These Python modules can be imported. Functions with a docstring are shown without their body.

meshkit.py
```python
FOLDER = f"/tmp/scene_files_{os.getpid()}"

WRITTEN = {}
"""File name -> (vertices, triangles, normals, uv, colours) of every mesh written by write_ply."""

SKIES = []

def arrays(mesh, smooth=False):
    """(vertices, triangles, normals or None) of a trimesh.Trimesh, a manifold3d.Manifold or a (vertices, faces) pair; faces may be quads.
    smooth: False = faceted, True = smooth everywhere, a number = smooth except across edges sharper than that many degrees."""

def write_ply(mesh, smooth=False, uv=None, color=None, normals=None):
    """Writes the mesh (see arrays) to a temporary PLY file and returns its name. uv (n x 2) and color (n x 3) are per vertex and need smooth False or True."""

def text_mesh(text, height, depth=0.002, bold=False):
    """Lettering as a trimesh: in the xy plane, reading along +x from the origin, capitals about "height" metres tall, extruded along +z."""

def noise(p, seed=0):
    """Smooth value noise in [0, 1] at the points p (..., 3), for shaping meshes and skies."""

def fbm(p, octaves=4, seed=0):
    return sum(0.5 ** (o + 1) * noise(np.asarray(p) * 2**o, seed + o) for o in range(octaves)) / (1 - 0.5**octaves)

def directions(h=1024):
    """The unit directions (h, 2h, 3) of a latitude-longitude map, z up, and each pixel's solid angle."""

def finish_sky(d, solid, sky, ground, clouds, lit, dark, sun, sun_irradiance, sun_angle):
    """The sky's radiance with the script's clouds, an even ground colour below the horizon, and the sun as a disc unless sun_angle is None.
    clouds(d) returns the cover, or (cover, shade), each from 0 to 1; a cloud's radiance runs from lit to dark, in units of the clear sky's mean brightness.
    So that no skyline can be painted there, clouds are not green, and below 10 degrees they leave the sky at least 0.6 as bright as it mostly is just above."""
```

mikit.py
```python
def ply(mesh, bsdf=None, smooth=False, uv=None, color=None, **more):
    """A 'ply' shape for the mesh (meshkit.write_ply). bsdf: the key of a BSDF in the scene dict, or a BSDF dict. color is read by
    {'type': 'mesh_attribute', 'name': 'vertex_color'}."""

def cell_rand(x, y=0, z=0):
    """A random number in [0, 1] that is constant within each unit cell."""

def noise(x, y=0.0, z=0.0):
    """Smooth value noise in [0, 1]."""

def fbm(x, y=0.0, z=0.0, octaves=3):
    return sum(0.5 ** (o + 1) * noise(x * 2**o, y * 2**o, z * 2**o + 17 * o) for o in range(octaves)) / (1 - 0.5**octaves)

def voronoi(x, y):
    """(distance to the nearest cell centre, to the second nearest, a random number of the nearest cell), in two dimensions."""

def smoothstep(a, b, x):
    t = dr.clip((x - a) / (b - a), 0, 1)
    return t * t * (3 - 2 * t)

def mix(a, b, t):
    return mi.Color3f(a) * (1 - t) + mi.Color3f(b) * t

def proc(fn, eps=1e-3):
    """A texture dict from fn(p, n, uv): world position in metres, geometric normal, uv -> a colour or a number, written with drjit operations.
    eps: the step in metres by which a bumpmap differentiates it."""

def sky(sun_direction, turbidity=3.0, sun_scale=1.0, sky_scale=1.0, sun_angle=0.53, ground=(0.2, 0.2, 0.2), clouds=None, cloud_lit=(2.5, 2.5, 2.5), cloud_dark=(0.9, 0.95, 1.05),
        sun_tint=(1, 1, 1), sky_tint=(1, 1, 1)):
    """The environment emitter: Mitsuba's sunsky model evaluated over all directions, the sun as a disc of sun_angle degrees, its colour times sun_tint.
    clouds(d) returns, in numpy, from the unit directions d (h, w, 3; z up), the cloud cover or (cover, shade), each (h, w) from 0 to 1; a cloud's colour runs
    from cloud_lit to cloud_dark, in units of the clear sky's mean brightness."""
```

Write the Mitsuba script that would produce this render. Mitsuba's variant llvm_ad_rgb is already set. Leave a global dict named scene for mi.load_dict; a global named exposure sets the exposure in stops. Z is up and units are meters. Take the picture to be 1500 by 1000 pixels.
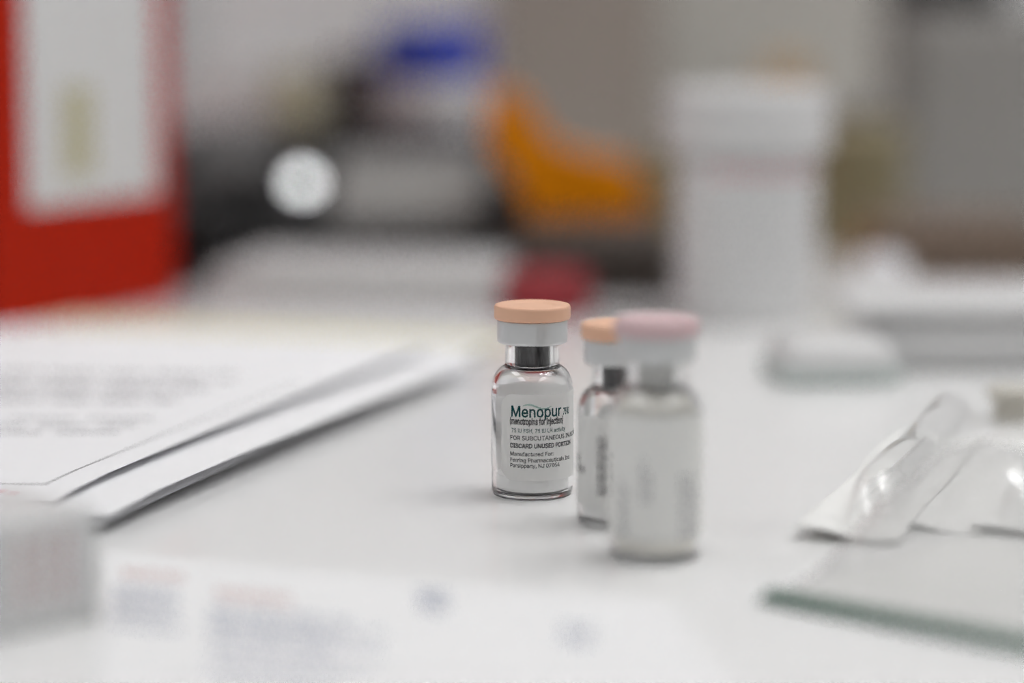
import math, random
import numpy as np, trimesh, manifold3d
import drjit as dr
import mitsuba as mi
import mikit, meshkit

T = mi.ScalarTransform4f
scene, labels = {}, {}
# ---------------------------------------------------------------- camera, light, exposure
F_PX, PITCH, CAM_H = 3900.0, math.radians(8.17), 0.106
exposure = 0.0
CEIL_L, LAMP_L = 3.35, 25.0
LAMP_POS = np.array([0.40, 0.66, 1.06])
scene['camera'] = {
    'type': 'thinlens', 'fov': 2 * math.degrees(math.atan(750 / F_PX)), 'fov_axis': 'x',
    'aperture_radius': 0.0128, 'focus_distance': 0.5275, 'near_clip': 0.02, 'far_clip': 50.0,
    'to_world': T().look_at([0, 0, CAM_H], [0, math.cos(PITCH), CAM_H - math.sin(PITCH)], [0, 0, 1])}

# ---------------------------------------------------------------- helpers
def ray(px, py):
    a, b = (px - 750) / F_PX, (500 - py) / F_PX
    c, s = math.cos(PITCH), math.sin(PITCH)
    return np.array([a, c + b * s, -s + b * c])

def P(px, py, z=0.0):            # the point of the plane at height z
    d = ray(px, py)
    return np.array([0, 0, CAM_H]) + d * (z - CAM_H) / d[2]

def D(px, py, Y):                # the point at distance Y
    d = ray(px, py)
    return np.array([0, 0, CAM_H]) + d * Y / d[1]

def width_at(Y, px):             # metres that px pixels are at distance Y near the table
    return px * (Y * math.cos(PITCH) + 0.08 * math.sin(PITCH)) / F_PX

def add(key, mesh, bsdf, smooth=False, label=None, cat=None, group=None, kind=None, **more):
    scene[key] = mikit.ply(mesh, bsdf, smooth, **more)
    L = {k: v for k, v in (('label', label), ('category', cat), ('group', group), ('kind', kind)) if v}
    if L: labels[key] = L

def thing(key, label, cat, group=None):
    labels[key] = {'label': label, 'category': cat}
    if group: labels[key]['group'] = group
    return key

def rbox(sx, sy, sz, r=0.002, seg=12, z0=0.0):   # rounded box, base at z0
    r = min(r, sx / 2.01, sy / 2.01, sz / 2.01)
    s = manifold3d.Manifold.sphere(r, seg)
    ps = [s.translate((x, y, z)) for x in (-sx / 2 + r, sx / 2 - r) for y in (-sy / 2 + r, sy / 2 - r) for z in (z0 + r, z0 + sz - r)]
    m = manifold3d.Manifold.batch_hull(ps).to_mesh()
    return trimesh.Trimesh(m.vert_properties[:, :3], m.tri_verts, process=False)

def move(m, p=(0, 0, 0), rz=0.0, rx=0.0, ry=0.0):
    m = m.copy()
    for ang, ax in ((rx, [1, 0, 0]), (ry, [0, 1, 0]), (rz, [0, 0, 1])):
        if ang: m.apply_transform(trimesh.transformations.rotation_matrix(ang, ax))
    m.apply_translation(p)
    return m

def chaikin(pts, n=2):
    p = np.asarray(pts, float)
    for _ in range(n):
        q = np.empty((2 * len(p) - 2, 2))
        q[0::2], q[1::2] = .75 * p[:-1] + .25 * p[1:], .25 * p[:-1] + .75 * p[1:]
        p = np.vstack([p[:1], q, p[-1:]])
    return p

def lathe(profile, n=72, soft=2, unit=0.001):
    """closed solid of revolution; the profile runs from the axis round to the axis"""
    p = (chaikin(profile, soft) if soft else np.asarray(profile, float)) * unit
    a = np.arange(n) * 2 * math.pi / n
    rings = [np.stack([r * np.cos(a), r * np.sin(a), np.full(n, z)], 1) for r, z in p[1:-1]]
    v = np.vstack([*rings, [[0, 0, p[0, 1]], [0, 0, p[-1, 1]]]])
    k, i = len(rings), np.arange(n); j = (i + 1) % n
    f = []
    for s in range(k - 1):
        A, B = s * n, (s + 1) * n
        f += [np.stack([A + i, A + j, B + j], 1), np.stack([A + i, B + j, B + i], 1)]
    c0, c1 = k * n, k * n + 1
    f += [np.stack([np.full(n, c0), j, i], 1), np.stack([np.full(n, c1), (k - 1) * n + i, (k - 1) * n + j], 1)]
    m = trimesh.Trimesh(v, np.vstack(f), process=False)
    if m.volume < 0: m.invert()
    return m

def ring_lathe(profile, n=72, soft=1, unit=0.001):
    """closed ring: profile is a closed loop off the axis"""
    p = np.asarray(profile, float)
    for _ in range(soft):
        q = np.empty((2 * len(p), 2)); nx = np.roll(p, -1, 0)
        q[0::2], q[1::2] = .8 * p + .2 * nx, .2 * p + .8 * nx
        p = q
    p = p * unit
    a = np.arange(n) * 2 * math.pi / n
    k = len(p); i = np.arange(n); j = (i + 1) % n
    v = np.vstack([np.stack([r * np.cos(a), r * np.sin(a), np.full(n, z)], 1) for r, z in p])
    f = []
    for s in range(k):
        A, B = s * n, ((s + 1) % k) * n
        f += [np.stack([A + i, A + j, B + j], 1), np.stack([A + i, B + j, B + i], 1)]
    m = trimesh.Trimesh(v, np.vstack(f), process=False)
    if m.volume < 0: m.invert()
    return m

def slab(fn, nu, nv, th):
    """a sheet fn(u, v) -> point (u, v arrays in 0..1) with a thickness below it"""
    u, v = np.meshgrid(np.linspace(0, 1, nu), np.linspace(0, 1, nv), indexing='ij')
    top = fn(u.ravel(), v.ravel())
    bot = top - np.array([0, 0, th])
    idx = np.arange(nu * nv).reshape(nu, nv); N = nu * nv
    a, b, c, d = (x.ravel() for x in (idx[:-1, :-1], idx[1:, :-1], idx[1:, 1:], idx[:-1, 1:]))
    f = [np.stack([a, b, c], 1), np.stack([a, c, d], 1), np.stack([a, c, b], 1) + N, np.stack([a, d, c], 1) + N]
    for e in (idx[:, 0], idx[-1, :], idx[::-1, -1], idx[0, ::-1]):
        p, q = e[:-1], e[1:]
        f += [np.stack([p, p + N, q + N], 1), np.stack([p, q + N, q], 1)]
    m = trimesh.Trimesh(np.vstack([top, bot]), np.vstack(f), process=False)
    if m.volume < 0: m.invert()
    return m

def extrude(poly, depth):        # polygon points in xy -> prism along +z
    from shapely.geometry import Polygon
    return trimesh.creation.extrude_polygon(Polygon(poly), depth, engine='earcut')

def smooth_poly(pts, n=3):
    p = np.asarray(pts, float)
    for _ in range(n):
        nx = np.roll(p, -1, 0); q = np.empty((2 * len(p), 2))
        q[0::2], q[1::2] = .75 * p + .25 * nx, .25 * p + .75 * nx
        p = q
    return p

def bars(fn, rects, lift=0.00008, th=0.00006):
    """flat print: small slabs at (u0, v0, u1, v1) on the surface fn"""
    ms = []
    for u0, v0, u1, v1 in rects:
        ms.append(slab(lambda u, v: fn(u0 + (u1 - u0) * u, v0 + (v1 - v0) * v) + np.array([0, 0, lift]), 6, 2, th))
    return trimesh.util.concatenate(ms)

def word_rows(rng, u0, u1, v0, v1, rows, fill=0.5, words=(0.05, 0.14), gap=0.025, ragged=0.3):
    out = []
    for k in range(rows):
        v = v0 + (v1 - v0) * k / max(rows, 1); h = (v1 - v0) / max(rows, 1) * fill
        u, end = u0, u1 - (u1 - u0) * rng.random() * ragged
        while u < end:
            w = (u1 - u0) * rng.uniform(*words)
            out.append((u, v, min(u + w, u1), v + h)); u += w + (u1 - u0) * gap
    return out

def plane_fn(o, ex, ey):
    o, ex, ey = (np.asarray(x, float) for x in (o, ex, ey))
    return lambda u, v: o + np.outer(u, ex) + np.outer(v, ey)

# ---------------------------------------------------------------- materials
def rgb(r, g, b): return {'type': 'rgb', 'value': [r, g, b]}
def two(d): return {'type': 'twosided', 'bsdf': d}
def diffuse(c): return two({'type': 'diffuse', 'reflectance': rgb(*c)})
def plastic(c, a=0.15, ior=1.38): return two({'type': 'roughplastic', 'diffuse_reflectance': rgb(*c), 'alpha': a, 'int_ior': ior, 'nonlinear': False})

def table_color(p, n, uv):
    k = mikit.fbm(p.x * 9, p.y * 9, 3.0)
    fine = mikit.fbm(p.x * 240, p.y * 90, 1.0)
    return mikit.mix((.80, .80, .795), (.84, .84, .838), k * .8 + fine * .2)
scene['table_mat'] = two({'type': 'roughplastic', 'diffuse_reflectance': mikit.proc(table_color), 'alpha': 0.04, 'int_ior': 1.40, 'nonlinear': False})
scene['wall_mat'] = two({'type': 'diffuse', 'reflectance': mikit.proc(lambda p, n, uv: mikit.mix((.60, .60, .60), (.64, .635, .635), mikit.fbm(p.x * 6, p.y * 6, p.z * 6)))})
scene['ceiling_mat'] = diffuse((.8, .8, .78))
scene['floor_mat'] = two({'type': 'roughplastic', 'diffuse_reflectance': mikit.proc(lambda p, n, uv: mikit.mix((.30, .30, .30), (.38, .37, .36), mikit.fbm(p.x * 30, p.y * 30, 0))), 'alpha': 0.3})
scene['paper'] = diffuse((.83, .83, .845))
scene['leaflet_paper'] = diffuse((.81, .81, .815))
scene['ink_faint_red'] = diffuse((.66, .57, .565))
scene['beige_rubber'] = plastic((.70, .67, .60), .4)
scene['light_grey_plastic'] = plastic((.44, .44, .455), .3)
scene['paper_warm'] = diffuse((.77, .77, .755))
scene['cream_card'] = diffuse((.76, .73, .56))
scene['ink_grey'] = diffuse((.42, .42, .43))
scene['ink_pale'] = diffuse((.62, .62, .62))
scene['ink_blue'] = diffuse((.44, .46, .52))
scene['ink_red'] = diffuse((.72, .47, .49))
scene['filler_brown'] = plastic((.055, .042, .034), .4)
scene['ink_black'] = diffuse((.035, .035, .04))
scene['ink_teal'] = diffuse((.004, .055, .06))
scene['ink_teal_grey'] = diffuse((.03, .09, .085))
scene['ink_pale_teal'] = diffuse((.36, .50, .46))
scene['glass'] = {'type': 'dielectric', 'int_ior': 1.5}
scene['film'] = {'type': 'thindielectric', 'int_ior': 1.5}
scene['cloudy_film'] = {'type': 'blendbsdf', 'weight': .22, 'a': {'type': 'thindielectric', 'int_ior': 1.55}, 'b': plastic((.74, .74, .73), .12, 1.5)}
scene['label_paper'] = {'type': 'principledthin', 'base_color': rgb(.92, .92, .905), 'roughness': .45, 'diff_trans': 1.0, 'eta': 1.4}
scene['pale_contents'] = diffuse((.88, .86, .80))
scene['label_white'] = diffuse((.80, .80, .78))
scene['white_powder'] = diffuse((.88, .88, .87))
scene['aluminium'] = two({'type': 'principled', 'base_color': rgb(.68, .69, .695), 'metallic': .75, 'roughness': .42})
scene['peach_plastic'] = plastic((.99, .585, .395), .35, 1.5)
scene['pink_plastic'] = plastic((.80, .57, .59), .35, 1.5)
scene['grey_rubber'] = plastic((.013, .013, .014), .3, 1.3)
scene['pale_rubber'] = plastic((.62, .62, .60), .4)
scene['red_board'] = plastic((.48, .016, .002), .4, 1.2)
scene['dark_red_board'] = plastic((.22, .02, .01), .3)
scene['white_plastic'] = plastic((.71, .705, .705), .2)
scene['pad_paper'] = diffuse((.60, .60, .595))
scene['white_card'] = plastic((.80, .80, .80), .35)
scene['black_plastic'] = plastic((.007, .007, .0075), .35, 1.25)
scene['grey_plastic'] = plastic((.30, .30, .29), .25)
scene['dark_grey_plastic'] = plastic((.085, .085, .085), .25)
scene['blue_plastic'] = plastic((.02, .055, .52), .4, 1.25)
scene['cream_plastic'] = plastic((.56, .53, .36), .3)
scene['brown_glass'] = plastic((.03, .010, .005), .2)
scene['taupe_card'] = plastic((.38, .335, .295), .4)
scene['beige_card'] = plastic((.54, .52, .48), .4)
scene['grey_card'] = plastic((.31, .30, .285), .4)
scene['brown_card'] = plastic((.19, .135, .10), .4)
scene['orange_plastic'] = plastic((.86, .28, .0), .4, 1.2)
scene['olive_glass'] = plastic((.24, .205, .12), .15)
scene['amber_plastic'] = plastic((.34, .16, .03), .2)
scene['amber_highlight'] = plastic((.58, .41, .24), .2)
scene['red_plastic'] = plastic((.36, .035, .045), .3)
scene['teal_card'] = plastic((.66, .72, .70), .4)
scene['green_print'] = plastic((.045, .12, .08), .35)
scene['lamp_housing'] = plastic((.75, .75, .75), .3)
scene['steel'] = two({'type': 'principled', 'base_color': rgb(.62, .62, .62), 'metallic': 1.0, 'roughness': .25})
def emit(L, c=(1, 1, 1), weight=1.0): return {'type': 'area', 'radiance': rgb(*(L * x for x in c)), 'sampling_weight': weight}

# ---------------------------------------------------------------- the room
X0, X1, Y0, Y1, Z0, Z1 = -1.9, 1.9, -1.8, 1.62, -0.75, 1.85
def shell(key, lo, hi, mat):
    lo, hi = np.array(lo), np.array(hi)
    m = trimesh.creation.box(hi - lo); m.apply_translation((lo + hi) / 2)
    add(key, m, mat, kind='structure')
w = .1
shell('floor', (X0 - w, Y0 - w, Z0 - w), (X1 + w, Y1 + w, Z0), 'floor_mat')
shell('ceiling', (X0 - w, Y0 - w, Z1), (X1 + w, Y1 + w, Z1 + w), 'ceiling_mat')
shell('wall_back', (X0 - w, Y1, Z0), (X1 + w, Y1 + w, Z1), 'wall_mat')
shell('wall_front', (X0 - w, Y0 - w, Z0), (X1 + w, Y0, Z1), 'wall_mat')
shell('wall_left', (X0 - w, Y0, Z0), (X0, Y1, Z1), 'wall_mat')
shell('wall_right', (X1, Y0, Z0), (X1 + w, Y1, Z1), 'wall_mat')
for n, (x, y) in enumerate([(-1.15, .75), (1.15, .75), (-1.15, -.75), (1.15, -.75)]):
    k = thing('ceiling_light' + (f'_{n:03d}' if n else ''), 'flat rectangular white ceiling light panel above the white table', 'ceiling light', 'ceiling light panels')
    pan = trimesh.creation.box((.58, 1.1, .02)); pan.apply_translation((x, y, Z1 - .025))
    add(k + '__diffuser', pan, 'white_plastic', emitter=emit(CEIL_L, (.985, .99, 1.0), 2.0))
    fm = trimesh.util.concatenate([move(trimesh.creation.box(s), (x + o[0], y + o[1], Z1 - .018)) for s, o in (((.02, 1.16, .036), (-.305, 0)), ((.02, 1.16, .036), (.305, 0)), ((.59, .02, .036), (0, -.57)), ((.59, .02, .036), (0, .57)))])
    add(k + '__frame', fm, 'lamp_housing')
# exam lamp with seven round lights, outside the frame above the table
k = thing('exam_lamp', 'round white examination lamp with seven lights hanging above the table', 'lamp')
add(k + '__housing', move(lathe([(0, 0), (345, 0), (355, 10), (350, 40), (160, 75), (0, 80)], 48), LAMP_POS + [0, 0, .004]), 'lamp_housing', 40)
stem = trimesh.creation.cylinder(.015, Z1 - LAMP_POS[2] - .08, sections=20)
add(k + '__stem', move(stem, LAMP_POS + [0, 0, .08 + (Z1 - LAMP_POS[2] - .08) / 2]), 'steel', 40)
for i in range(7):
    a = i * math.pi / 3 + .3
    o = np.array([0, 0, 0]) if i == 6 else np.array([math.cos(a) * .245, math.sin(a) * .245, 0])
    d = lathe([(0, -4), (58, -4), (62, -2), (62, 3.5), (0, 3.5)], 28, 1)
    add(k + '__led_light' + (f'_{i:03d}' if i else ''), move(d, LAMP_POS + o), 'white_plastic', 40, emitter=emit(LAMP_L, (1, .99, .985)))

# ---------------------------------------------------------------- the table
k = thing('table', 'glossy white laboratory table under everything', 'table')
tb = rbox(1.9, 1.75, .03, .003, 12, -.03)
add(k + '__table_top', move(tb, (0, .62, 0)), 'table_mat', 30)
for i, (x, y) in enumerate([(-.86, -.18), (.86, -.18), (-.86, 1.42), (.86, 1.42)]):
    add(k + '__leg' + (f'_{i:03d}' if i else ''), move(rbox(.05, .05, .72, .004, 8, Z0), (x, y, 0)), 'steel', 30)

# ---------------------------------------------------------------- vials
GLASS_OUT = [(0, .35), (5.4, .35), (6.2, .05), (7.1, 0), (7.85, .2), (8.1, 1.0), (8.1, 1.0), (8.1, 20.8), (8.1, 20.8), (8.130, 21.300), (8.051, 22.319), (7.816, 23.293), (7.437, 24.180), (6.929, 24.941), (6.424, 25.455), (5.976, 25.776), (5.622, 25.960), (5.45, 26.2), (5.36, 26.6), (5.35, 27.4), (5.35, 31.0), (5.6, 31.4), (6.5, 31.5), (6.5, 34.5), (6.4, 34.6)]
GLASS_IN = [(3.6, 34.6), (3.5, 34.4), (3.55, 27.2), (3.6, 26.2), (4.0, 25.5), (5.112, 25.294), (5.675, 24.937), (6.174, 24.421), (6.587, 23.769), (6.895, 23.008), (7.086, 22.173), (7.2, 20.6), (7.2, 20.6), (7.2, 1.7), (7.2, 1.7), (7.05, 1.0), (6.3, .8), (0, .95)]
def vial_glass(stretch=0.0, rs=1.0):
    def st(p): return [(r * (rs if z < 24 else 1), z + (stretch if z > 10 else 0)) for r, z in p]
    return lathe(st(GLASS_OUT) + st(GLASS_IN), 96, 2)

def arc_sheet(r, a0, a1, z0, z1, th, n=60, corner=0.0):
    """label wrapped round the vertical axis; angle 0 faces the camera (-y), positive to the right; rounded corners at both ends"""
    u = np.linspace(0, 1, n); a = a0 + (a1 - a0) * u
    s = (a - a0) * r; e = np.minimum(s, s[-1] - s)
    inset = np.where(e < corner, corner - np.sqrt(np.maximum(corner ** 2 - (corner - e) ** 2, 0)), 0)
    if corner:
        extra = np.concatenate([a0 + np.linspace(0, 1, 12) ** 2 * corner / r, a[(s > corner) & (s < s[-1] - corner)], a1 - np.linspace(1, 0, 12) ** 2 * corner / r])
        a = extra; s = (a - a0) * r; e = np.minimum(s, s[-1] - s)
        inset = np.where(e < corner, corner - np.sqrt(np.maximum(corner ** 2 - (corner - e) ** 2, 0)), 0)
    n = len(a)
    def ring(rr, z): return np.stack([rr * np.sin(a), -rr * np.cos(a), np.broadcast_to(z, a.shape)], 1)
    v = np.vstack([ring(r, z0 + inset), ring(r, z1 - inset)])
    i = np.arange(n - 1); A, B = 0, n
    f = [np.stack([A + i, A + i + 1, B + i + 1], 1), np.stack([A + i, B + i + 1, B + i], 1)]
    return trimesh.Trimesh(v, np.vstack(f), process=False)

def wrap(mesh, r):
    """planar lettering (x along the arc in metres, y up, z outwards) bent round the vertical axis"""
    m = mesh
    for _ in range(1):
        v, f = trimesh.remesh.subdivide_to_size(m.vertices, m.faces, 0.0012, max_iter=8)
        m = trimesh.Trimesh(v, f, process=False)
    v = np.array(m.vertices); a = v[:, 0] / r; rr = r + v[:, 2]
    m.vertices = np.stack([rr * np.sin(a), -rr * np.cos(a), v[:, 1]], 1)
    return m

def line_of_text(text, a0, a1, z, h, r, bold=False, fit=None, squeeze=None):
    """lettering from angle a0; the width of FIT (default: all of the text) ends at a1"""
    m = meshkit.text_mesh(text, h, 0.00002, bold)
    ref = meshkit.text_mesh(fit or text, h, 0.00002, bold)
    sx = (math.radians(a1) - math.radians(a0)) * r / (ref.bounds[1][0] - ref.bounds[0][0])
    m.apply_translation((-ref.bounds[0][0], 0, 0)); m.apply_scale((sx, 1, 1))
    m.apply_translation((math.radians(a0) * r, z, 0))
    return wrap(m, r)

def put(key, m, mat, at, turn=0.0, smooth=False, **k):
    add(key, move(m, at, turn), mat, smooth, **k)

CAP = [(0, 35.3), (7.3, 35.3), (7.55, 35.45), (7.6, 35.8), (7.6, 35.8), (7.6, 37.5), (7.6, 37.7), (7.45, 38.15), (6.95, 38.3), (6.2, 38.3), (4.7, 38.2), (4.3, 37.95), (4.0, 37.9), (0, 37.9)]
RING = [(5.65, 30.75), (6.5, 30.55), (6.95, 30.8), (7.0, 31.3), (7.0, 35.0), (6.9, 35.25), (6.6, 35.25), (6.6, 35.0), (6.65, 34.9), (6.65, 31.3), (6.5, 31.1), (5.7, 31.05)]
STOPPER = [(0, 25.8), (2.9, 25.8), (3.2, 26.0), (3.27, 26.4), (3.27, 26.4), (3.27, 34.7), (3.27, 34.72), (6.3, 34.72), (6.4, 34.75), (6.4, 35.2), (0, 35.2)]
CAKE = [(0, 1.25), (6.0, 1.2), (6.7, 1.35), (6.93, 1.9), (6.95, 2.4), (6.95, 4.0), (6.7, 4.5), (3, 4.3), (0, 4.4)]

def vial(key, label, at, turn, cap_mat, stretch=0.0, stopper_mat='grey_rubber', rs=1.0, cake_mat='white_powder', cake=True):
    k = thing(key, label, 'vial')
    up = lambda pr: [(r, z + stretch) for r, z in pr]
    put(k + '__glass_body', vial_glass(stretch, rs), 'glass', at, 0, 50)
    put(k + '__seal_ring', ring_lathe(up(RING)), 'aluminium', at, 0, 40, label='silver aluminium crimp ring')
    put(k + '__stopper', lathe(up(STOPPER), 64, 1), stopper_mat, at, 0, 40)
    put(k + '__flip_cap', lathe(up(CAP), 96, 2), cap_mat, at, 0, 40)
    if cake: put(k + '__powder', lathe([(r * rs, z) for r, z in CAKE], 64, 1), cake_mat, at, 0, 40)
    return k

A1 = np.append(P(779.5, 722)[:2], 0)
k = vial('medicine_vial', 'sharp clear glass vial with peach cap and green Menopur lettering on its label', A1, 0, 'peach_plastic')
R = .00826
put(k + '__label', arc_sheet(R, math.radians(-48), math.radians(262), .0041, .0213, 0, 120, .0028), 'label_paper', A1, 0, True)
RT = R + .00003
lb = k + '__label'
def tline(nm, mat, *a, **kw): put(lb + '__' + nm, line_of_text(*a, RT, **kw), mat, A1)
tline('brand_lettering', 'ink_teal', 'Menopur', -30.3, 43.2, .01687, .0021, bold=True)
tline('strength_lettering', 'ink_teal', '75\u2009lU', 47.0, 60.5, .01700, .00125, bold=2)
tline('lettering', 'ink_black', '(menotropins for injection)', -32.6, 47.0, .01535, .00125, bold=2)
tline('lettering_001', 'ink_teal_grey', '75 lU FSH, 75 lU LH activity', -29.8, 51.5, .01372, .00080, bold=True)
tline('lettering_002', 'ink_black', 'FOR SUBCUTANEOUS INJECTION', -31.8, 49.5, .01224, .00084, fit='FOR SUBCUTANEOUS', bold=True)
tline('lettering_003', 'ink_black', 'DISCARD UNUSED PORTION', -31.8, 65.5, .01066, .00086, bold=2)
tline('lettering_004', 'ink_black', 'Manufactured For:', -31.8, 30.0, .00906, .00078, bold=True)
tline('lettering_005', 'ink_black', 'Ferring Pharmaceuticals Inc.', -31.8, 63.7, .00782, .00078, bold=True)
tline('lettering_006', 'ink_black', 'Parsippany, NJ 07054', -31.8, 40.5, .00672, .00078, bold=True)
t = np.linspace(0, 1, 40); wx = np.radians(-14 + 41 * t) * RT; wz = .0189 + .00045 * np.sin(t * 2 * math.pi * .98 + .25) * (1 - .1 * t) ; wt = .00016 * np.sin(t * math.pi) ** .6 + .00003
wv = np.vstack([np.stack([wx, wz - wt, wx * 0], 1), np.stack([wx, wz + wt, wx * 0], 1)]); i = np.arange(39)
wave = trimesh.Trimesh(wv, np.vstack([np.stack([i, i + 1, i + 41], 1), np.stack([i, i + 41, i + 40], 1)]), process=False)
put(lb + '__wave_mark', wrap(wave, RT), 'ink_pale_teal', A1)

def side_print(key, rng, at, turn, blocks, mat, r=RT):
    ms = []
    for a0, a1, z0, z1, rows in blocks:                      # rows of upright lines read bottom to top
        for q in range(rows):
            a = a0 + (a1 - a0) * (q + .2) / rows; aw = (a1 - a0) / rows * .55; z = z0
            while z < z1 - rng.random() * .003:
                h = rng.uniform(.0008, .0022)
                ms.append(arc_sheet(r, math.radians(a), math.radians(a + aw), z, min(z + h, z1), 0, 3)); z += h + .0004
    put(key, trimesh.util.concatenate(ms), mat, at, turn, kind='stuff')

rng = random.Random(4)
A2 = np.append(P(908, 763)[:2], 0)
k = vial('medicine_vial_001', 'blurred clear glass vial with peach cap and dark stopper, half hidden behind the pink-capped vial', A2, 0, 'peach_plastic')
put(k + '__label', arc_sheet(R, math.radians(-100), math.radians(215), .0041, .0213, 0, 120, .0028), 'label_paper', A2, 0, True)
side_print(k + '__label__print', rng, A2, 0, [(-34, -12, .0065, .0178, 3)], 'ink_black')
side_print(k + '__label__print_001', rng, A2, 0, [(-80, -55, .0102, .0135, 2)], 'ink_black')
A3 = np.append(P(959, 812)[:2], 0)
k = vial('medicine_vial_002', 'tall pale vial with a pink cap, nearest the camera of the three vials', A3, 0, 'pink_plastic', .0048 * 1000, 'pale_rubber', 1.02, 'paper_warm', False)
put(k + '__contents', lathe([(0, 1.25), (6.0, 1.2), (6.7, 1.35), (7.0, 2.0), (7.0, 2.4), (7.0, 24.0), (6.9, 26.0), (6.5, 27.6), (5.6, 28.9), (4.4, 29.7), (3.4, 30.0), (0, 30.1)], 64, 2), 'pale_contents', A3, 0, 40)
R3 = .0081 * 1.02 + .00016
put(k + '__label', arc_sheet(R3, math.radians(-170), math.radians(170), .0042, .0265, 0, 120, .001), 'label_white', A3, 0, True)
side_print(k + '__label__print', rng, A3, 0, [(-22, -6, .011, .019, 2), (-52, -38, .005, .015, 2), (26, 60, .0045, .016, 4)], 'ink_grey', R3 + .00003)

# ---------------------------------------------------------------- papers on the left
def sheet_frame(c_px, f_px, zc, zf, length, turn=0.0):
    C, Fp = P(*c_px, zc), P(*f_px, zf)
    e = (Fp - C); e[2] = 0; W = np.linalg.norm(e); e /= W
    n = np.array([-e[1], e[0], 0])
    return C[:2], e[:2], n[:2], W
def sheet(c_px, f_px, zc, zf, lift, base, reach, length=.279, seed=0):
    """v: along the visible right edge (near to far), u: from that edge inwards; the edge lifts off what lies below"""
    C, e, n, W = sheet_frame(c_px, f_px, zc, zf, length)
    def fn(u, v):
        u, v = np.asarray(u, float), np.asarray(v, float)
        xy = C + np.outer(v * W, e) + np.outer(u * length, n)
        edge = np.exp(-(u * length / reach) ** 1.5)
        z = base + np.interp(v, *lift) * edge + .0006 * (meshkit.noise(np.stack([xy[:, 0] * 25, xy[:, 1] * 25, 0 * xy[:, 0]], 1), seed) - .3) * (1 - edge)
        return np.column_stack([xy, z])
    return fn
rng = random.Random(11)
folder = sheet((60, 790), (755, 497), 0, 0, ([0, 1], [0, 0]), .0009, .05, .30, 3)
add('card_folder', slab(folder, 20, 20, .0006), 'cream_card', True, 'yellowish card folder lying under the sheets of paper on the left', 'folder')
shC = sheet((150, 782), (720, 515), 0, 0, ([0, 1], [.0002, .0002]), .0016, .05, .285, 5)
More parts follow.
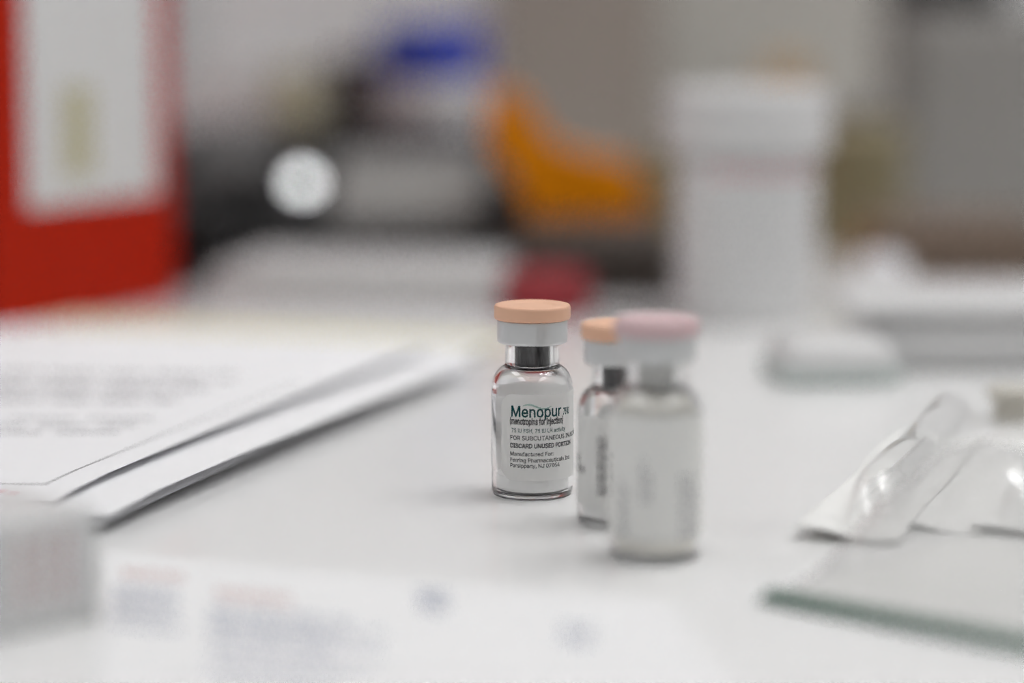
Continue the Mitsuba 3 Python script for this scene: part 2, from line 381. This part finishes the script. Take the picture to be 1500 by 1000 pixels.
add('paper_sheet', slab(shC, 30, 30, .00012), 'paper', True, 'lowest sheet of white paper lying flat in the pile at left', 'paper')
shB = sheet((160, 748), (700, 527), .0050, .0040, ([0, .1, .3, .6, 1], [.0024, .0034, .0036, .0030, .0018]), .0018, .045, .279, 7)
add('paper_sheet_001', slab(shB, 50, 40, .00012), 'paper', True, 'middle sheet of white paper with its right edge lifted off the table', 'paper')
shA = sheet((80, 726), (645, 501), .0062, .0052, ([0, .1, .3, .6, 1], [.0030, .0039, .0042, .0039, .0027]), .0026, .050, .279, 9)
add('paper_sheet_002', slab(shA, 60, 40, .00012), 'paper', True, 'topmost sheet of white paper with blurred grey print and a curling right edge', 'paper')
rows = word_rows(rng, .07, .60, .30, .42, 3, .30) + word_rows(rng, .10, .50, .50, .74, 3, .4) + word_rows(rng, .17, .45, .17, .20, 1, .5)
add('paper_sheet_002__print', bars(lambda u, v: shA(u, v), rows), 'ink_grey', kind='stuff')
add('paper_sheet_002__border_line', bars(lambda u, v: shA(u, v), [(.026, b_, .0285, b_ + .021) for b_ in np.arange(.048, .62, .02)] + [(a, .048, a + .05, .0515) for a in np.arange(.026, .7, .05)]), 'ink_grey')
sig = []
for q in range(9):
    u0 = .035 + q * .012
    sig.append((u0, .012 + .006 * rng.random(), u0 + .009, .020 + .012 * rng.random()))
add('paper_sheet_002__red_print', bars(lambda u, v: shA(u, v), sig), 'ink_red', kind='stuff')

# ---------------------------------------------------------------- foreground: leaflet and carton
c0, c1, c2 = P(150, 822), P(985, 905), P(130, 1120)
leaf = plane_fn(np.array([*c0[:2], .0006]), [*(c1 - c0)[:2], 0], [*(c2 - c0)[:2], 0])
leaf_fn = lambda u, v: leaf(u, v) + np.column_stack([0 * u, 0 * u, .0012 * np.exp(-((1 - v) * 0 + v) / .10) + .0007 * meshkit.noise(np.stack([u * 5, v * 4, u * 0], 1), 3)])
add('instruction_leaflet', slab(leaf_fn, 40, 30, .00025), 'leaflet_paper', True, 'white printed leaflet lying blurred across the foreground at the bottom', 'leaflet')
def inv(px, py):
    p = P(px, py, .001)[:2] - c0[:2]
    return np.linalg.solve(np.array([(c1 - c0)[:2], (c2 - c0)[:2]]).T, p)
def prect(x0, y0, x1, y1):
    (u0, v0), (u1, v1) = inv(x0, (y0 + y1) / 2), inv(x1, (y0 + y1) / 2)
    um = (x0 + x1) / 2
    va, vb = inv(um, y0)[1], inv(um, y1)[1]
    return u0, va, u1, vb
rows = []
for x0, y0, x1, y1, nr in [(165, 862, 262, 925, 4), (310, 905, 560, 965, 4), (310, 975, 520, 1010, 2)]:
    rows += word_rows(rng, *(lambda q: (q[0], q[2], q[1], q[3]))(prect(x0, y0, x1, y1)), nr, .55, (.1, .25), .04)
add('instruction_leaflet__print', bars(leaf_fn, rows), 'ink_blue', kind='stuff')
rows = [prect(178, 838, 270, 852), prect(318, 868, 425, 888)]
rows = [r for q in rows for r in word_rows(rng, q[0], q[2], q[1], q[3], 1, .9, (.12, .2), .03, 0)]
add('instruction_leaflet__red_print', bars(leaf_fn, rows), 'ink_faint_red', kind='stuff')
for i, (cx, cy, w_, h_) in enumerate([(636, 886, 46, 30), (846, 930, 44, 22)]):
    add('instruction_leaflet__round_mark' + (f'_{i:03d}' if i else ''), bars(leaf_fn, [prect(cx - w_ / 2, cy - h_ / 2 + s * h_ / 4, cx + w_ / 2 - (s % 2) * 8, cy - h_ / 2 + s * h_ / 4 + h_ / 6) for s in range(4)]), 'ink_blue')

k = thing('medicine_carton', 'small white carton with red print blurred at the lower left edge', 'box')
cb = P(150, 905); ca = P(-40, 945)
ex = ca - cb; L_ = np.linalg.norm(ex); ang = math.atan2(ex[1], ex[0])
bx = rbox(.06, .024, .0185, .0012, 12)
cen = cb + (ex / L_) * .030 + np.array([-ex[1], ex[0], 0]) / L_ * -.012
add(k + '__body', move(bx, cen, ang), 'white_card', 30)
side = plane_fn(cb + np.array([ex[1], -ex[0], 0]) / L_ * -0.00006 , ex / L_ * .06, [0, 0, .0185])
def vbars(fn, rects, nrm):
    ms = []
    for u0, v0, u1, v1 in rects:
        q = fn(np.array([u0, u1, u1, u0]), np.array([v0, v0, v1, v1])) + nrm * .00008
        ms.append(trimesh.Trimesh(q, [[0, 1, 2], [0, 2, 3]], process=False))
    return trimesh.util.concatenate(ms)
nr = np.array([-ex[1], ex[0], 0]) / L_
if nr[1] > 0: nr = -nr
add(k + '__red_print', vbars(side, [(.10 + .07 * q, .25, .13 + .07 * q, .85) for q in range(3)], nr), 'ink_faint_red', kind='stuff')
add(k + '__print', vbars(side, [(.33 + .06 * q, .2, .36 + .06 * q, .8) for q in range(4)], nr), 'ink_pale', kind='stuff')

# ---------------------------------------------------------------- needle packs on the right
def pack(key, label, near, far, wide, z, dome=None, dome_mat='film', inner_mat='film', fat=1.0):
    """paper strip from its near left corner towards FAR, WIDE metres across to the right; DOME: (across centre, across half, from, to, height)"""
    k = thing(key, label, 'needle pack')
    C, Fp = P(*near, z), P(*far, z)
    e = (Fp - C)[:2]; Ln = np.linalg.norm(e); e /= Ln; n = np.array([e[1], -e[0]])
    def fn(u, v):
        u, v = np.asarray(u, float), np.asarray(v, float)
        xy = C[:2] + np.outer(u * wide, n) + np.outer(v * Ln, e)
        return np.column_stack([xy, z + .0008 * np.sin(u * 5 + 1) * np.exp(-v * 9) + .0004 * np.sin(v * 9)])
    add(k + '__paper_backing', slab(fn, 24, 40, .0003), 'paper_warm', True)
    if dome:
        c, hw, v0, v1, h = dome
        def dfn(u, v):
            a = (u - .5) * math.pi; s = np.clip(np.minimum(v / .14, (1 - v) / .10), 0, 1); s = np.sqrt(np.maximum(1 - (1 - s) ** 2, 0))
            base = fn(c + 0 * u, v0 + (v1 - v0) * v)
            wob = 1 + .10 * (meshkit.noise(np.stack([u * 5, v * 9, u * 0], 1), 8) - .5) * np.cos(a)
            off = np.sin(a) * hw * wide * (0.55 + .45 * s)
            return base + np.column_stack([np.outer(off, n), h * np.cos(a) * s * wob + .0004])
        u, v = np.meshgrid(np.linspace(0, 1, 25), np.linspace(0, 1, 49), indexing='ij')
        pts = dfn(u.ravel(), v.ravel()); idx = np.arange(25 * 49).reshape(25, 49)
        a, b, cc, d = (x.ravel() for x in (idx[:-1, :-1], idx[1:, :-1], idx[1:, 1:], idx[:-1, 1:]))
        add(k + '__blister', trimesh.Trimesh(pts, np.vstack([np.stack([a, b, cc], 1), np.stack([a, cc, d], 1)]), process=False), dome_mat, True, label='clear plastic blister')
        # what lies in the blister: a translucent needle cap and hub
        axis = fn(np.array([c, c]), np.array([v0 + .12 * (v1 - v0), v1 - .1 * (v1 - v0)])) + [0, 0, h * .42]
        d3 = axis[1] - axis[0]; LL = np.linalg.norm(d3)
        hubm = lathe([(0, 0), (3.0 * fat, 0), (3.2 * fat, 1), (3.0 * fat, 12), (2.2 * fat, 13), (2.0 * fat, LL * 620), (1.7 * fat, LL * 640), (0, LL * 645)], 32, 1)
        Mx = trimesh.geometry.align_vectors([0, 0, 1], d3 / LL); hubm.apply_transform(Mx); hubm.apply_translation(axis[0])
        add(k + '__needle_cap', hubm, inner_mat, 40)
    return k
pack('needle_pack', 'white needle pack with a clear blister, leftmost of the packs on the right', (1163, 776), (1312, 632), .0195, .0020, (.69, .31, .02, .99, .0105))
pack('needle_pack_001', 'white needle pack lying just right of the leftmost pack', (1308, 768), (1428, 642), .0165, .0012, None)
pack('needle_pack_002', 'white and grey needle pack at the right edge of the picture', (1420, 772), (1560, 640), .028, .0015, (.5, .40, .03, .98, .010), 'film', 'light_grey_plastic', 1.15)
# big clear pouch with a green edge
k = thing('clear_pouch', 'clear plastic pouch with a dark green edge in the right foreground', 'pouch')
C, G = P(1128, 878), P(1500, 948)
e = (G - C)[:2]; e /= np.linalg.norm(e); n = np.array([-e[1], e[0]]); Wd, Ln = .062, .062
def pouch(u, v, top=True):
    xy = C[:2] + np.outer(u * Wd, e) + np.outer(v * Ln, n)
    t = np.clip((v - .02) / .70, 0, 1); rise = t * t * (3 - 2 * t); fall = np.sqrt(np.clip((1 - v) / .28, 0, 1))
    puff = np.sin(np.clip(u, 0, 1) ** .5 * math.pi) ** .6 * np.minimum(rise, fall)
    crease = .16 * (meshkit.noise(np.stack([u * 6 + v * 3, v * 5 - u * 2, u * 0], 1), 21) - .5) + .06 * (meshkit.noise(np.stack([u * 13, v * 12, u * 0], 1), 5) - .5)
    return np.column_stack([xy, .0012 + .021 * puff * (1 + crease)])
u, v = np.meshgrid(np.linspace(0, 1, 50), np.linspace(0, 1, 50), indexing='ij'); idx = np.arange(2500).reshape(50, 50)
a, b, cc, d = (x.ravel() for x in (idx[:-1, :-1], idx[1:, :-1], idx[1:, 1:], idx[:-1, 1:]))
add(k + '__film', trimesh.Trimesh(pouch(u.ravel(), v.ravel()), np.vstack([np.stack([a, b, cc], 1), np.stack([a, cc, d], 1)]), process=False), 'cloudy_film', True)
add(k + '__backing', slab(lambda u, v: np.column_stack([C[:2] + np.outer(u * Wd, e) + np.outer(v * Ln, n), .0009 + 0 * u]), 4, 4, .0005), 'paper_warm')
add(k + '__green_edge', slab(lambda u, v: np.column_stack([C[:2] + np.outer(u * Wd, e) + np.outer((v - 1) * .0034, n), .0008 + .0012 * v]), 30, 4, .0006), 'green_print', True, label='dark green sealed edge')

# ---------------------------------------------------------------- red binder
BA, BB = P(-8, 489), P(260, 440)
e = (BB - BA)[:2]; Wb = np.linalg.norm(e); e /= Wb; nb = np.array([e[1], -e[0]])     # nb points at the camera side
def on_spine(px, py):
    d = ray(px, py); o = np.array([0, 0, CAM_H]); N = np.array([*nb, 0])
    p = o + d * ((BA - o) @ N) / (d @ N)
    return (p - BA)[:2] @ e, p[2]
ang = math.atan2(e[1], e[0])
k = thing('ring_binder', 'red ring binder standing at the left edge with a white label on its spine', 'binder')
def bput(nm, m, mat, sm=30, **kw): add(k + '__' + nm, move(m, (BA[0], BA[1], 0), ang), mat, sm, **kw)
m = rbox(Wb, .003, .318, .0014, 12); m.apply_translation((Wb / 2, .0015, 0)); bput('spine', m, 'red_board')
for i, x in enumerate((.0013, Wb - .0013)):
    m = rbox(.0026, .285, .318, .0012, 12); m.apply_translation((x, .146, 0)); bput('cover' + ('_001' if i else ''), m, 'red_board')
m = rbox(Wb * .62, .225, .297, .001, 8, .008); m.apply_translation((Wb * .42, .15, 0)); bput('paper_block', m, 'paper_warm')
q = [on_spine(*p) for p in ((38, 303), (230, 288))]
lx0, lx1, lz = q[0][0], q[1][0], (q[0][1] + q[1][1]) / 2
m = rbox(lx1 - lx0, .0006, .19, .00025, 8); m.apply_translation(((lx0 + lx1) / 2, -.0004, lz)); bput('spine_label', m, 'white_card')
sx0, sz0 = on_spine(90, 260); sx1, sz1 = on_spine(131, 125)
m = rbox(sx1 - sx0, .0003, sz1 - sz0, .0001, 8); m.apply_translation(((sx0 + sx1) / 2, -.0009, sz0)); bput('spine_label__yellow_stripe', m, 'cream_plastic')

# ---------------------------------------------------------------- things behind
def standing(px0, px1, ptop, Y, pbase=None, depth=None, turn=0.0, z0=0.0):
    """centre on the table, width, height of a thing that spans these pixels at distance Y"""
    a, b = D(px0, ptop, Y), D(px1, ptop, Y)
    return np.array([(a[0] + b[0]) / 2, Y, 0]), b[0] - a[0], a[2]
def box_thing(key, label, cat, px0, px1, ptop, Y, depth, mat, r=.002, turn=0.0, z0=0.0, part=None):
    c, w_, h_ = standing(px0, px1, ptop, Y)
    H = h_ - z0
    cx, cy = c[0], Y + depth / 2
    add(key + '__body', move(rbox(w_, depth, H - .0012, r, 12), (cx, cy, z0)), mat, 30)
    for q in range(2):                                    # the two closing flaps, with a gap between them
        add(key + '__flap' + ('_001' if q else ''), move(rbox(w_ - .001, depth / 2 - .0008, .0012, .0005, 8, H - .0011), (cx, cy + (q - .5) * depth / 2, z0)), mat, 30)
    add(key + '__tape', move(rbox(w_ * .22, .0005, H * .16, .0002, 8, H * .83), (cx, Y - .0003, z0)), mat, 30)
    labels[key] = {'label': label, 'category': cat}
    return c, w_, h_

# white pill bottle
k = thing('pill_bottle', 'large white plastic bottle with a wide white screw cap and blurred red and grey print', 'bottle')
Yb = .787; c = np.array([D(1091, 470, Yb)[0], Yb, 0]); rb = width_at(Yb, 205) / 2 * 1000; rc = width_at(Yb, 243) / 2 * 1000
put(k + '__body', lathe([(0, .8), (rb - 3, .6), (rb - 1.2, 0), (rb, 1.2), (rb, 2), (rb, 2), (rb, 47.2), (rb, 47.2), (rb - .8, 48.3), (rb - 2, 49.2), (rb - 3, 49.8), (rb - 3, 66), (0, 66)], 72), 'white_plastic', c, 0, 40)
ng = 60
capm = lathe([(0, 50), (rc - 1, 50), (rc, 50.5), (rc, 51), (rc, 51), (rc, 67), (rc, 67), (rc - .6, 68.2), (rc - 2, 68.6), (0, 68.6)], 120, 2)
vv = np.array(capm.vertices); an = np.arctan2(vv[:, 1], vv[:, 0]); rr = np.hypot(vv[:, 0], vv[:, 1])
sc = np.where((rr > (rc - .3) * .001) & (vv[:, 2] < .0675), 1 - .012 * (np.cos(an * 60) > 0), 1); capm.vertices = np.column_stack([vv[:, :2] * sc[:, None], vv[:, 2]])
put(k + '__screw_cap', capm, 'white_plastic', c, 0, 30)
put(k + '__label', arc_sheet((rb + .08) * .001, math.radians(-120), math.radians(120), .004, .0475, 0, 60, .001), 'white_card', c, 0, True)
ms = [arc_sheet((rb + .14) * .001, math.radians(a), math.radians(a + 7), .0435, .0466, 0, 4) for a in range(-36, 60, 9)]
put(k + '__label__red_print', trimesh.util.concatenate(ms), 'ink_red', c, kind='stuff')
ms = []
for q in range(9):
    a = -58
    while a < 66 - rng.random() * 20:
        wv_ = rng.uniform(4, 11); ms.append(arc_sheet((rb + .14) * .001, math.radians(a), math.radians(a + wv_), .008 + q * .0032, .0092 + q * .0032, 0, 4)); a += wv_ + 2.5
put(k + '__label__print', trimesh.util.concatenate(ms), 'ink_pale', c, kind='stuff')

# white stack behind the papers
k = thing('paper_pad', 'low white pad of paper lying in front of the black machine', 'paper pad')
a0, a1 = P(300, 441), P(735, 452)
d2 = (a1 - a0)[:2]; ln = np.linalg.norm(d2); an = math.atan2(d2[1], d2[0])
for i in range(4):
    m = rbox(ln, .062, .0024, .0006, 8, i * .0025); m.apply_translation((ln / 2 + .001 * (i % 2), .031 + .0008 * i, 0))
    add(k + '__sheaf' + (f'_{i:03d}' if i else ''), move(m, (a0[0], a0[1], 0), an), 'pad_paper', 30)

# black machine with sloping grey panel
k = thing('desk_machine', 'black machine with a sloping grey front panel behind the white paper pad', 'machine')
Ym = .93
l, r_ = D(205, 330, Ym)[0], D(720, 330, Ym)[0]; wm = r_ - l
prof = smooth_poly([(0, 0), (.13, 0), (.13, .038), (.10, .042), (.055, .033), (.010, .012), (0, .008)], 2)
m = extrude(prof, wm); m.apply_transform(np.array([[0, 0, 1, l], [1, 0, 0, Ym], [0, 1, 0, 0], [0, 0, 0, 1.0]]))
add(k + '__body', m, 'black_plastic', 30)
def panel(x0, x1, y0, z0_, y1, z1_, th=.0016):
    o = np.array([x0, Ym + y0, z0_]); return slab(plane_fn(o, [x1 - x0, 0, 0], [0, y1 - y0, z1_ - z0_]), 2, 2, th)
px = lambda x: D(x, 300, Ym + .05)[0]
add(k + '__grey_panel', panel(px(495), px(705), .012, .0148, .056, .0352), 'grey_plastic')
add(k + '__dark_panel', panel(px(275), px(400), .040, .0282, .098, .0440), 'dark_grey_plastic')
GLINT_Y = Ym + .035; lp = D(443, 267, GLINT_Y)  # glowing disc standing in for a specular highlight on the machine, not a lamp
glint = lathe([(0, -3), (4.4, -3), (4.5, 0), (3.8, 1.2), (2.0, 2.0), (0, 2.2)], 28, 1)
add(k + '__glint_disc', move(glint, (lp[0], GLINT_Y, lp[2]), 0, math.radians(60)), 'white_plastic', 40, emitter=emit(3.2, (.97, .98, 1), .05), label='small glowing white disc added as a painted highlight')
bez = ring_lathe([(4.8, -3.5), (6.6, -3.5), (6.6, .4), (4.9, .4)], 32, 1)  # dark rim added round the glowing highlight disc
add(k + '__glint_rim', move(bez, (lp[0], GLINT_Y, lp[2]), 0, math.radians(60)), 'black_plastic', 40)

# black tray to the right of the machine
k = thing('black_case', 'low black case between the grey panel machine and the orange tool', 'case')
c, w_, h_ = standing(640, 800, 282, .965)
add(k + '__base', move(rbox(w_, .07, h_ * .6, .004, 12), (c[0], 1.0, 0)), 'black_plastic', 30)
add(k + '__lid', move(rbox(w_, .07, h_ * .38, .004, 12, h_ * .615), (c[0], 1.0, 0)), 'black_plastic', 30)
add(k + '__clasp', move(rbox(.008, .0025, .008, .0008, 8, h_ * .56), (c[0], .9642, 0)), 'dark_grey_plastic', 30)
k = thing('dark_filler', 'flat dark brown slab added for the shadow region behind the red lid, left of the white pill bottle', 'case')
l_, r2 = D(750, 400, .87)[0], D(984, 400, .87)[0]  # dark slab put in for the shadow region beside the pill bottle
m = rbox(r2 - l_, .085, .010, .003, 12)
add(k + '__lower_half', move(m, ((l_ + r2) / 2, .875, 0), 0), 'filler_brown', 30)
m = rbox(r2 - l_ - .001, .084, .008, .003, 12, .0102)
add(k + '__upper_half', move(m, ((l_ + r2) / 2, .875, 0), 0), 'filler_brown', 30)
k = thing('power_adapter', 'small black box on the table between the red binder and the white paper pad', 'adapter')
l_, r2 = D(238, 400, .86)[0], D(306, 400, .86)[0]
add(k + '__body', move(rbox(r2 - l_, .05, .024, .003, 12), ((l_ + r2) / 2, .885, 0)), 'black_plastic', 30)
add(k + '__seam', move(ring_lathe([(5, 0), (6, 0), (6, 1), (5, 1)], 24, 1), ((l_ + r2) / 2, .885, .024)), 'dark_grey_plastic', 30)
k = thing('red_lid', 'small round red lid on the table just behind the peach-capped vial', 'lid')
Yr = .80; cr = D(800, 440, Yr)
put(k + '__shell', lathe([(0, 0), (13, 0), (13.6, .4), (13.8, 2), (13.8, 11), (13.2, 12.6), (11, 13), (0, 12.7)], 48, 2), 'red_plastic', (cr[0], Yr, 0), 0, 40)
put(k + '__rim', ring_lathe([(13.7, .2), (14.6, .2), (14.6, 1.6), (13.7, 1.6)], 48, 1), 'red_plastic', (cr[0], Yr, 0), 0, 40)

def bottle(key, label, cat, px, pw, ptop, Y, mat, cap_mat, cap_frac=.2, cap_w=.8, lab=None, lab_mat='white_card', capkey='cap'):
    k = thing(key, label, cat)
    x = D(px, ptop, Y)[0]; R_ = width_at(Y, pw) / 2 * 1000; H_ = D(px, ptop, Y)[2] * 1000; hc = H_ * (1 - cap_frac)
    rn = R_ * min(cap_w * .9, .95)
    put(k + '__body', lathe([(0, .5), (R_ - 1.5, .3), (R_, 1.5), (R_, 1.5), (R_, hc - 4), (R_, hc - 4), (R_ * .9, hc - 1), (rn, hc), (rn, hc + 1), (rn, H_ - 2), (0, H_ - 2)], 48), mat, (x, Y, 0), 0, 40)
    rc_ = R_ * cap_w
    put(k + '__' + capkey, lathe([(0, hc + .8), (rc_ - .5, hc + .8), (rc_, hc + 1.5), (rc_, hc + 1.5), (rc_, H_ - 1), (rc_, H_ - 1), (rc_ - 1, H_), (0, H_)], 48), cap_mat, (x, Y, 0), 0, 40)
    if lab: put(k + '__label', arc_sheet((R_ + .12) * .001, math.radians(-100), math.radians(100), lab[0] * hc * .001, lab[1] * hc * .001, 0, 40, .001), lab_mat, (x, Y, 0), 0, True)
    return k
bottle('reagent_bottle', 'white bottle with a bright blue lid standing behind the black machine', 'bottle', 628, 156, 36, 1.085, 'white_plastic', 'blue_plastic', .27, 1.0, (.25, .8), 'white_card')
bottle('reagent_bottle_001', 'slim cream bottle behind the black machine, left of the dark brown bottle', 'bottle', 432, 84, 98, 1.085, 'cream_plastic', 'cream_plastic', .15, .8)
bottle('reagent_bottle_002', 'dark brown small bottle between the cream bottle and the blue-lidded bottle', 'bottle', 512, 78, 80, 1.085, 'dark_grey_plastic', 'brown_glass', .42, .9)
c, w_, h_ = box_thing('white_carton', 'white carton standing behind the black machine beside the red binder', 'box', 262, 395, 95, 1.13, .08, 'white_card')
c, w_, h_ = box_thing('white_carton_001', 'wide white carton in the far background above the cream and brown bottles', 'box', 300, 745, -60, 1.25, .09, 'white_card')
c, w_, h_ = box_thing('taupe_carton', 'large taupe carton behind the orange tool', 'box', 722, 968, -50, 1.17, .10, 'taupe_card')
c, w_, h_ = box_thing('beige_carton', 'large beige carton in the background above the white pill bottle', 'box', 960, 1345, -60, 1.30, .10, 'beige_card')
# orange tool
k = thing('plastic_tool', 'orange curved plastic tool leaning in front of the taupe carton', 'tool')
Yo = .93
pts = [(712, 128), (768, 138), (806, 212), (866, 232), (940, 240), (946, 362), (860, 372), (788, 362), (760, 270), (712, 215)]
q = np.array([D(x, y, Yo)[[0, 2]] for x, y in pts])
m = extrude(smooth_poly(q, 2), .022); m.apply_transform(np.array([[1, 0, 0, 0], [0, 0, 1, Yo], [0, 1, 0, 0], [0, 0, 0, 1.0]]))
if m.volume < 0: m.invert()
add(k + '__body', m, 'orange_plastic', 30)
lo, hi = D(792, 352, Yo), D(932, 352, Yo)
m = rbox(hi[0] - lo[0] + .004, .03, lo[2] + .001, .002, 12)
add(k + '__foot', move(m, ((lo[0] + hi[0]) / 2, Yo + .012, 0)), 'brown_card', 30)
# right background
bottle('glass_bottle', 'olive glass bottle standing right behind the white pill bottle', 'bottle', 1255, 150, 150, .98, 'olive_glass', 'grey_card', .12, .6)
bottle('glass_bottle_001', 'olive bottle standing left behind the white pill bottle', 'bottle', 975, 110, 215, .97, 'olive_glass', 'olive_glass', .15, .7)
bottle('amber_bottle', 'bottle added to carry a painted amber highlight above the cap of the white pill bottle', 'bottle', 1152, 90, 84, 1.12, 'olive_glass', 'amber_highlight', .3, .8)  # added bottle; its amber cap paints an orange highlight ring
k = thing('grey_canister', 'big grey square canister with a black lid at the upper right', 'canister')
c, w_, h_ = standing(1335, 1560, 14, 1.06)
add(k + '__body', move(rbox(w_, .09, h_, .006, 16), (c[0], 1.105, 0)), 'grey_card', 30)
add(k + '__lid', move(rbox(w_ * .66, .07, .030, .003, 12, h_), (c[0] - w_ * .17, 1.105, 0)), 'black_plastic', 30)
k = thing('wooden_box', 'low brown box in front of the grey canister', 'box')
c, w_, h_ = standing(1285, 1540, 332, .88)
add(k + '__body', move(rbox(w_, .06, h_ * .75, .002, 12), (c[0], .91, 0)), 'brown_card', 30)
add(k + '__lid', move(rbox(w_ * 1.02, .062, h_ * .24, .002, 12, h_ * .76), (c[0], .91, 0)), 'brown_card', 30)
bottle('amber_bottle_001', 'little amber vial at the left end of the low brown box', 'vial', 1272, 44, 330, .90, 'amber_plastic', 'amber_plastic', .2, .8)
# white package right
k = thing('gauze_package', 'long white package with a pale teal end at the right behind the needle packs', 'package')
a0 = P(1320, 548); 
m = rbox(.075, .050, .0140, .004, 16)
add(k + '__body', move(m, (a0[0] + .030, a0[1] + .030, 0), .02), 'white_plastic', 30)
m = rbox(.080, .053, .0042, .0018, 12, .0143)
add(k + '__lid', move(m, (a0[0] + .026, a0[1] + .028, 0), .02), 'white_plastic', 30)
k = thing('white_pouch', 'small white and pale teal pouch left of the long white package', 'pouch')
a1 = P(1225, 565)
m = rbox(.030, .026, .011, .005, 16); add(k + '__body', move(m, (a1[0], a1[1] + .013, 0), .15), 'white_plastic', 40)
m = rbox(.0315, .027, .0035, .0016, 16, .0008); add(k + '__teal_band', move(m, (a1[0], a1[1] + .013, 0), .15), 'teal_card', 40)

# crumpled tissue in front of the low brown box
ct = D(1292, 415, .845)
m = trimesh.creation.icosphere(4, .008); v_ = np.array(m.vertices)
m.vertices = v_ * (1 + .7 * (meshkit.fbm(v_ * 260, 3, 9)[:, None] - .5)) * [1.1, .8, .8]
m.apply_translation((ct[0], .848, -m.bounds[0][2]))
add('crumpled_tissue', m, 'paper', True, 'small crumpled white tissue in front of the left end of the low brown box', 'tissue')

k = thing('rubber_bung', 'small beige rubber bung at the right edge between the white package and the needle packs', 'bung')
cb_ = P(1488, 621)
put(k + '__plug', lathe([(0, 0), (4.0, 0), (4.3, .4), (4.5, 5), (0, 5)], 40, 1), 'beige_rubber', (cb_[0], cb_[1] + .005, 0), 0, 40)
put(k + '__head', lathe([(0, 5.2), (5.6, 5.2), (6.0, 5.6), (6.0, 7.4), (5.4, 8), (0, 8)], 40, 1), 'beige_rubber', (cb_[0], cb_[1] + .005, 0), 0, 40)
